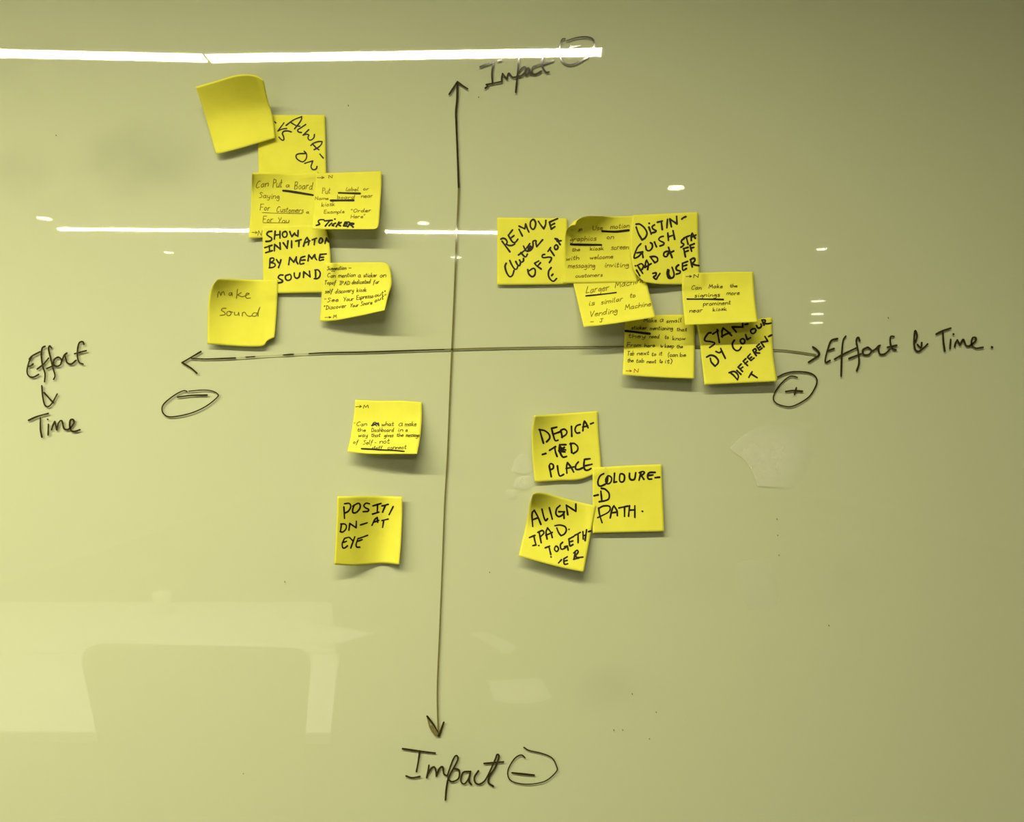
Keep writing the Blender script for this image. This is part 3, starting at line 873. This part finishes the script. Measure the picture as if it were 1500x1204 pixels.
nN.write('handwriting', parse('''545,940 600,985 660,1055; 525,940 600,920 650,950 675,1000 660,1055; 650,905 715,965; 670,850 740,920; 670,850 720,800; 702,880 745,850; 755,760 820,825; 750,755 795,715; 782,795 820,760; 820,690 875,745* 925,705; 820,690 865,640; 850,720 885,690;
 910,590 960,665; 905,580 945,555 960,590 925,620* 1015,625; 970,520 1010,580* 1055,545; 965,520 1010,480; 990,550 1030,520; 1085,525 1035,450* 1145,435* 1100,360; 1160,360 1210,335; 840,1015 895,925; 872,955 920,985 975,1020''', fr), 2.5, I_mark)

nK = Note(*sq((832, 388), (940, 372), (960.5, 464.5), (855, 479), r=[(947, 412), (954, 440)], b=[(885, 476), (925, 470)], l=[(841, 420), (848, 450)]),
          [[.6, .6, .6], [3, 3, 3], [14, 15, 16], [33, 36, 38]], .4,
          'yellow thin-pen note reading Larger Machine, under the moving graphics note, foot lifted')
fr = (835, 400, 11.54)
nK.lines(fr, [[('Larger', 265, 650, 350, 285, 115), ('Machine', 760, 1260, 250, 150, 105)], [('is', 315, 410, 550, 540, 80), ('similar', 525, 885, 530, 465, 75), ('to', 1015, 1100, 415, 405, 75)],
              [('Vending', 335, 795, 738, 668, 90), ('Machine', 930, 1365, 615, 550, 80)], [('-', 340, 400, 840, 835, 40), ('J', 500, 550, 830, 825, 55)]], 1.1, I_pen)
nK.write('underline', parse('270,385 520,360 780,328', fr), 2.1, I_mark, .0003, 'thick black underline')

nI = Note(*sq((843, 330), (929, 316), (934, 413), (823.5, 415), t=[(846, 322.5), (857, 317), (872, 316.5), (900, 317)], l=[(836, 331), (828.5, 341), (827, 365), (825.5, 395)]),
          [[28, 26, 6, .6], [17, 9, 2.2, .8], [8, 3.6, 1.5, 1], [2.5, 2, 1.5, 1.2], [2, 2.5, 2.2, 2]], 1.0,
          'yellow thin-pen note reading Use motion graphics, with bulging upper left corner')
fr = (820, 310, 10.947)
nI.lines(fr, [[('Can', 240, 355, 312, 308, 65), ('Use', 530, 685, 298, 290, 70), ('motion', 815, 1110, 275, 255, 75)], [('graphics', 165, 580, 472, 460, 75), ('on', 755, 860, 438, 432, 75)],
              [('the', 200, 320, 638, 630, 55), ('kiosk', 485, 700, 622, 612, 60), ('screen', 825, 1100, 608, 598, 80)], [('with', 105, 305, 785, 768, 65), ('welcome', 485, 850, 762, 745, 65)],
              [('messaging', 135, 560, 905, 893, 80), ('inviting', 720, 1100, 890, 882, 75)], [('customers', 255, 680, 1055, 1040, 60)]], 1.05, I_pen)
nI.write('underline', parse('680,312 800,318 920,319 1105,298', fr), 3.0, I_mark, .0003, 'thick black underline')
nI.write('underline', parse('178,525 400,530 665,533', fr), 3.0, I_mark, .0003, 'thick black underline')

nJ = Note(*sq((927, 315), (1022.5, 310.5), (1025, 415), (944, 413), r=[(1023, 345), (1024, 380)], b=[(965, 416), (995, 416.5)], l=[(923.5, 345), (924.5, 375), (930, 398)]),
          [[.6, .6, .6], [5, 3, 1.5], [9, 5, 2.5], [12, 6, 4]], 1.2,
          'yellow note lettered DISTINGUISH, STAFF and USER in black marker, lower left corner curled')
fr = (920, 305, 10.47)
nJ.write('handwriting', parse('125,290 160,390 215,485; 125,245 180,245 250,300 290,380 265,450 215,485; 320,290 355,395; 322,230 327,234; 405,255 370,280 385,320 430,345 415,365 375,375; 450,215 525,195; 510,205 525,325; 605,170 595,300; 665,285 640,165* 750,240* 745,125; 825,165 850,145 885,130', fr), 2.7, I_mark)
nJ.write('handwriting', parse('195,545 140,610 95,730 100,765 160,740 225,670* 135,685; 218,668 230,755; 270,580 285,640 330,650 370,605 370,550 345,530; 405,520 435,590; 540,430 500,440 470,475 500,505 550,530 540,560 490,580; 610,380 620,495; 690,345 715,475; 615,440 700,410', fr), 2.6, I_mark)
nJ.write('handwriting', parse('''130,950 180,1035; 110,882; 160,900 225,1000; 140,880 200,850 235,880 220,930 190,950; 262,905 270,830 285,800* 312,860 300,940; 255,910 355,850; 355,765 410,835; 340,745 410,740 450,765 450,810 410,835; 610,660 555,680 550,730 590,740 620,690 610,660; 620,600 640,660 675,755; 600,705 700,655;
 860,465 825,490 820,530 855,550 840,580 810,598; 855,455 945,420; 895,450 920,550; 970,495 970,420 985,385* 1030,460; 965,450 1040,410''', fr), 2.6, I_mark)
nJ.write('handwriting', parse('''855,620 880,745; 850,620 920,600; 870,670 925,650; 950,570 975,660; 950,570 1015,545; 965,610 1010,600; 380,1000 430,990 425,1030 390,1055 430,1090 450,1060 490,1000;
 610,940 600,1000 625,1070 690,1060 705,1000 675,905; 625,950 620,1010 650,1060; 775,870 740,900 745,945 800,965 790,995 740,1010; 915,815 835,845* 840,950 895,925; 840,890 900,870; 960,800 985,900; 955,790 1010,765 1025,800 985,850* 1030,870 1085,880''', fr), 2.7, I_mark)

nL = Note(*sq((1000, 400), (1103.5, 398), (1110.5, 471.5), (1003.5, 476), t=[(1030, 399.3), (1070, 398)], r=[(1104.5, 420), (1107, 447)], l=[(999, 425), (1001, 452)]),
          [[.6, .6, .6], [4, 4, 4], [13, 13, 13], [27, 28, 29]], 1.2,
          'yellow thin-pen note reading Can Make the, its lifted foot shading the STANDY note')
fr = (995, 390, 12.5)
nL.lines(fr, [[('>', 120, 235, 210, 205, 60), ('N', 265, 360, 210, 200, 60)], [('Can', 225, 400, 430, 425, 75), ('Make', 540, 790, 405, 395, 70), ('the', 930, 1060, 380, 382, 55)], [('signings', 280, 740, 565, 555, 75), ('more', 870, 1100, 525, 520, 75)],
              [('prominent', 440, 935, 722, 695, 75)], [('near', 190, 420, 845, 832, 75), ('kiosk', 615, 860, 822, 805, 60)]], 1.05, I_dpen)
nL.write('underline', parse('145,600 500,602 805,607', fr), 2.2, I_mark, .0003, 'thick black underline')

# ---- notes below the horizontal axis
nO = Note(*sq((520.5, 585.5), (618, 589), (611, 665), (508.5, 662), t=[(555, 587), (590, 587)], r=[(618, 612), (615.5, 640)], b=[(540, 664.8), (580, 665)], l=[(518, 610), (513.5, 640)]),
          [[.6, .6, .6], [3, 4, 5], [8, 12, 14], [15, 23, 27]], 0,
          'small-looking yellow thin-pen note left of the vertical axis, foot lifted, above POSITION')
fr = (505, 580, 10.03)
nO.lines(fr, [[('>', 160, 250, 178, 170, 50), ('M', 272, 350, 180, 178, 48)], [('-', 135, 150, 420, 420, 50), ('Can', 175, 320, 440, 438, 60), ('what', 545, 715, 440, 436, 60), ('a', 790, 850, 440, 438, 80), ('make', 885, 1050, 440, 436, 65)],
              [('the', 185, 305, 522, 520, 50), ('Dashboard', 390, 715, 525, 522, 55), ('in', 780, 850, 522, 520, 55), ('a', 893, 920, 522, 520, 55)], [('way', 200, 335, 605, 600, 60), ('that', 390, 520, 602, 598, 55), ('gives', 580, 710, 605, 600, 55), ('the', 765, 860, 598, 596, 50), ('message', 900, 1095, 600, 598, 60)],
              [('of', 125, 200, 700, 698, 55), ('Self', 270, 410, 710, 706, 60), ('-', 440, 460, 700, 698, 40), ('not', 515, 655, 700, 696, 70)], [('staff', 400, 550, 780, 780, 45), ('connect', 630, 900, 782, 780, 60)]], .95, I_dpen)
nO.write('scribble', parse('395,435 440,385 500,432; 400,425 495,395; 405,438 490,405 500,438; 420,400 470,440', fr), 1.6, I_mark)
nO.write('underline', parse('248,775 400,782 540,792 700,798 870,812', fr), 2.4, I_mark, .0003, 'thick black underline')

nP = Note(*sq((494, 727), (589.5, 727.5), (584.5, 827), (489.5, 827), t=[(540, 726.5)], b=[(520, 828.5), (545, 826.5), (565, 825.3)], l=[(493, 760), (491, 800)], r=[(589, 760), (587, 800)]),
          [[33, 26, 13, 3, 6], [30, 22, 10, 1.5, 6], [27, 19, 8, 1, 7], [24, 17, 6.5, 1, 8], [20, 14.5, 5.5, 1, 10]], 0,
          'yellow note lettered POSITION-AT EYE in black marker, creased down the middle')
fr = (485, 720, 10.945)
nP.write('handwriting', parse('205,245 215,430; 215,195 290,190 315,240 280,310 220,345; 345,235 430,188 465,210 460,270 410,330 355,340 345,290 370,215; 615,195 560,185 525,225 550,260 600,285 590,315 515,322; 670,230 800,190; 745,210 740,330; 665,360 765,330; 815,230 915,205; 870,220 825,330; 995,240 930,370', fr), 2.3, I_mark)
nP.write('handwriting', parse('165,525 150,640; 155,520 220,520 245,555 230,610 180,650 145,640; 285,620 300,510* 400,580* 405,475; 470,535 580,500; 655,540 700,450 740,415* 748,495; 690,490 765,462; 815,465 915,440; 845,460 825,575', fr), 2.2, I_mark)
nP.write('handwriting', parse('285,730 215,750* 180,830 185,895 215,905 262,870; 198,815 248,795; 300,740 350,790; 380,725 350,810 315,905; 585,700 480,740 430,755* 400,850 415,890 460,890; 415,800 500,770', fr), 2.1, I_mark)

nQ = Note(*sq((782.5, 608.5), (875.5, 602), (881, 690), (783.5, 706.5), t=[(800, 607.5), (840, 604.5)], r=[(877, 635), (879.5, 665)], b=[(820, 704), (850, 702.5)], l=[(779, 630), (779, 655), (781, 685)]),
          [[22, 7, 1, .6], [14, 5, 1.2, .8], [8, 3.5, 1.4, 1], [4.5, 2.5, 1.8, 1.5], [3, 3, 3.2, 3]], 0,
          'yellow note lettered DEDICATED PLACE in black marker, darkened upper left corner')
fr = (775, 595, 10.47)
nQ.write('handwriting', parse('160,355 220,565; 155,360 240,375 305,430 315,490 270,545; 425,320 345,340* 370,440 400,525 445,520; 370,430 480,390; 490,380 510,480; 485,370 540,350 580,390 560,440 500,475; 650,310 655,460; 785,280 730,300 705,360 730,410 775,405; 825,375 835,280 850,230* 880,270 905,330; 820,320 900,300; 945,270 985,255', fr), 2.6, I_mark)
nQ.write('handwriting', parse('205,740 255,725; 315,675 405,620; 395,630 405,700 430,770; 565,590 470,590* 465,660 480,720 520,780 575,770; 460,690 540,630; 470,650 560,670; 455,680 550,700; 480,620 520,700; 500,640 480,720; 640,570 655,710; 630,580 690,570 745,620 740,680 680,725', fr), 2.7, I_mark)
nQ.write('handwriting', parse('310,920 340,1080; 305,920 330,880 370,900 370,950 320,980; 435,915 450,1020 475,1070 530,1045; 580,1025 575,930 590,865* 640,930 685,1010; 570,955 690,930; 755,855 720,900 715,960 760,970 820,945; 935,805 850,815* 840,900 855,970 900,980 950,955; 850,915 965,890', fr), 2.6, I_mark)

nR = Note(*sq((868, 685), (969.5, 680), (973, 778.5), (868, 781), t=[(900, 683), (935, 681.3)], r=[(970.5, 715), (972, 750)]),
          [[.6, .6, .6], [2.2, 1.6, 1.2], [2.6, 1.8, 2], [3.5, 3, 3], [4, 5, 5]], .8,
          'yellow note lettered COLOURED PATH in black marker, rightmost of the lower three')
fr = (860, 675, 10.94)
nR.write('handwriting', parse('265,205 210,240 175,320 180,385 220,405 290,375; 340,240 300,300 310,360 350,365 385,330 390,270 340,240; 330,255 322,340; 440,200 430,345* 475,335; 530,215 520,310 550,340 590,320 600,250 580,215 530,215; 680,200 680,270 710,305 760,290 780,190; 865,180 832,310; 835,190 890,170 920,190 870,238* 910,295; 1090,185 1000,190 970,240 985,290 1035,290; 985,235 1055,225; 1090,270 1160,262', fr), 2.6, I_mark)
nR.write('handwriting', parse('115,560 175,545; 220,485 235,630; 230,440 290,455 350,520 350,600 300,635 195,655', fr), 2.6, I_mark)
nR.write('handwriting', parse('185,755 200,860 240,990; 190,760 260,725 350,725 370,770 330,830 170,910; 370,915 400,780 430,720* 478,800 485,880; 390,835 485,820; 510,755 650,725; 600,740 600,890; 680,720 665,885; 765,720 765,905; 680,790 765,785; 883,807 890,810', fr), 2.5, I_mark)

nS = Note(*sq((781.5, 722), (873, 741), (855, 838), (759.5, 814.5), t=[(797, 722), (835, 732)], r=[(868.5, 765), (862, 800)], b=[(790, 823), (825, 832)], l=[(776, 738), (770, 770)]),
          [[29, 10, 2, .8], [12, 5.5, 2.4, 1.8], [4, 4, 4, 4.5], [7, 7.5, 8, 8.5], [12, 13, 13.5, 14]], 1.4,
          'yellow note tilted clockwise, lettered ALIGN and TOGETHER in black marker')
fr = (755, 715, 9.26)
nS.write('handwriting', parse('235,520 225,350 255,300* 300,380 345,490; 230,430 310,400; 360,285 385,390 410,440 435,415; 460,265 500,420; 605,235 560,280 550,350 590,385 640,360 665,320* 590,320; 658,325 660,410; 710,360 690,230* 820,315* 820,215', fr), 2.5, I_mark)
nS.write('handwriting', parse('190,670 265,640; 250,645 265,720 280,770* 235,780; 320,590 350,740; 305,600 365,575 385,610 335,665; 430,690 415,600 435,540* 480,600 500,670; 415,640 500,600; 560,540 590,610 620,645; 535,510 600,500 670,520 690,570 665,620 620,645; 725,558; 315,778', fr), 2.4, I_mark)
nS.write('handwriting', parse('405,810 465,785; 455,795 480,900; 545,790 530,830 560,860 585,825 565,790 545,790; 640,735 610,770 620,825 660,820 705,785* 665,795; 705,785 715,840; 790,655 725,690* 740,780 780,765; 735,730 780,715; 805,640 880,600; 850,630 850,740; 915,590 920,690; 965,565 945,710; 920,645 955,635; 990,590 1030,578', fr), 2.4, I_mark)
nS.write('handwriting', parse('585,1015 625,970; 705,930 655,960* 665,1030 710,1025; 660,990 700,980; 815,855 795,960; 790,880 835,842 850,870 815,912* 835,940 915,935; 790,965 860,945; 482,932', fr), 2.4, I_mark)

# ------------------------------------------------------------------ furniture that the glass mirrors
DZ = .73
TH = .028
rx = lambda px, T: (px - 750) / F * T
def table(outline, label, legs):
    c = np.mean(outline, 0)
    root = tag(empty('white_table', (c[0], c[1], 0)), label, 'table', 'white tables behind the camera')
    MB().prism([(x, y, DZ - TH) for x, y in outline], (0, 0, TH)).build('table_top', M_white, root, origin=root.location, bevel=.004)
    for lx, ly in legs:
        MB().box(lx - .022, lx + .022, ly - .022, ly + .022, 0, DZ - TH).build('leg', M_black, root, origin=root.location, bevel=.003)
    return root
y0, y1, y2, y3 = -(1.864 - D), -(2.455 - D), -(2.475 - D), -(3.12 - D)
table([(-2.6, y0 - .01), (rx(486, 1.864), y0 + .012), (rx(497, 2.455), y1), (-2.6, y1)], 'white table nearest the board, mirrored at the lower left with a dark chair before it',
      [(-2.5, y0 - .08), (-2.5, y1 + .06), (-.58, y1 + .06), (-.56, y0 - .10)])
table([(-2.6, y2), (rx(492, 2.475), y2), (rx(486, 3.12), y3), (-2.6, y3)], 'second white table, pushed against the back edge of the nearer one',
      [(-2.5, y2 - .06), (-2.5, y3 + .06), (-.80, y3 + .06), (-.66, y2 - .06)])

# office chair with its back to the board
CT = 1.80
cy = -(CT - D)
cx = (rx(113, CT) + rx(451, CT)) / 2
ch = tag(empty('office_chair', (cx, cy + .25, 0)), 'dark chair with rounded backrest standing with its back to the white table', 'chair')
def rounded(pts, rads, n=8):
    out = []
    N_ = len(pts)
    for i in range(N_):
        p = np.array(pts[i], float); a = np.array(pts[i - 1], float); b = np.array(pts[(i + 1) % N_], float)
        da = (a - p) / np.linalg.norm(a - p); db = (b - p) / np.linalg.norm(b - p)
        s, e = p + da * rads[i], p + db * rads[i]
        for t in np.linspace(0, 1, n):
            out.append((1 - t) ** 2 * s + 2 * t * (1 - t) * p + t * t * e)
    return out
zt = H - (947 - 602) / F * CT
prof = rounded([(rx(111, CT), zt), (rx(453, CT), zt - .012), (rx(432, CT), .52), (rx(168, CT), .52)], [.05, .05, .05, .05])
MB().prism([(p[0], cy, p[1]) for p in prof], (0, -.04, 0)).build('backrest', M_dark, ch, origin=ch.location, bevel=.012)
MB().box(cx - .23, cx + .23, cy + .03, cy + .47, .43, .50).build('seat', M_dark, ch, origin=ch.location, bevel=.03)
MB().box(cx - .03, cx + .03, cy + .001, cy + .02, .40, .60).box(cx - .03, cx + .03, cy + .01, cy + .28, .40, .425).build('back_bracket', M_black, ch, origin=ch.location)
MB().cyl((cx, cy + .26, .08), (cx, cy + .26, .43), .03).build('gas_column', M_black, ch, origin=ch.location)
for k in range(5):
    t = k * 2 * math.pi / 5 + .3
    e = (cx + .26 * math.cos(t), cy + .26 + .26 * math.sin(t))
    MB().cyl((cx, cy + .26, .10), (e[0], e[1], .075), .028, .018, 12).build('base_leg', M_black, ch, origin=ch.location)
    MB().cyl((e[0] - .014, e[1], .03), (e[0] + .014, e[1], .03), .03, None, 16).build('caster', M_black, ch, origin=ch.location)

# a cup and a sheet on the desk, stand-in sheets on an added bench farther back
cup = tag(empty('paper_cup', (rx(237, 2.95), -(2.95 - D), DZ)), 'white cup standing on the second white table', 'cup')
MB().lathe(tuple(cup.location), [(.025, .0008), (.033, .075), (.034, .078), (.031, .078), (.023, .006)], 24, (True, True)).build('cup_body', M_sheet, cup, True, origin=cup.location)
def sheet(cx, cy, w, l, rot, z, label, curl=.01):
    n = 10
    V, Fc = [], []
    for i in range(n + 1):
        for j in range(n + 1):
            a, b = i / n - .5, j / n - .5
            zz = z + .001 + curl * (2 * abs(a)) ** 2.2 * (.5 + b)
            x, y = a * w, b * l
            V.append((cx + x * math.cos(rot) - y * math.sin(rot), cy + x * math.sin(rot) + y * math.cos(rot), zz))
    for i in range(n):
        for j in range(n):
            k = i * (n + 1) + j
            Fc.append((k, k + n + 1, k + n + 2, k + 1))
    o = mesh_obj('paper_sheet', V, Fc, M_sheet, smooth=True, origin=(cx, cy, z))
    so = o.modifiers.new('thickness', 'SOLIDIFY')
    so.thickness = .0004
    tag(o, label, 'sheet of paper')
sheet(-.64, -1.80, .26, .20, .55, DZ, 'white paper sheet overhanging the right end of the second white table')
BZ = .45  # added bench, lifts the stand-in sheets closer to the lamp
bench = tag(empty('added_bench', (.02, -2.35, 0)), 'low charcoal bench added behind the camera to carry stand-in white sheets', 'bench')
MB().box(-.42, .50, -2.85, -1.85, BZ - .05, BZ).build('bench_top', M_dark, bench, origin=bench.location, bevel=.008)
for lx in (-.36, .44):
    for ly in (-2.79, -1.91):
        MB().box(lx - .02, lx + .02, ly - .02, ly + .02, 0, BZ - .05).build('leg', M_black, bench, origin=bench.location)
sheet(rx(760, 2.90), -(2.90 - D), .21, .25, -.12, BZ, 'white sheet standing in for a pale reflection, near part of the added bench', .015)
sheet(rx(720, 3.5), -(3.5 - D), .085, .36, -.42, BZ, 'narrow curled white strip standing in for a pale reflection, far part of the added bench', .03)
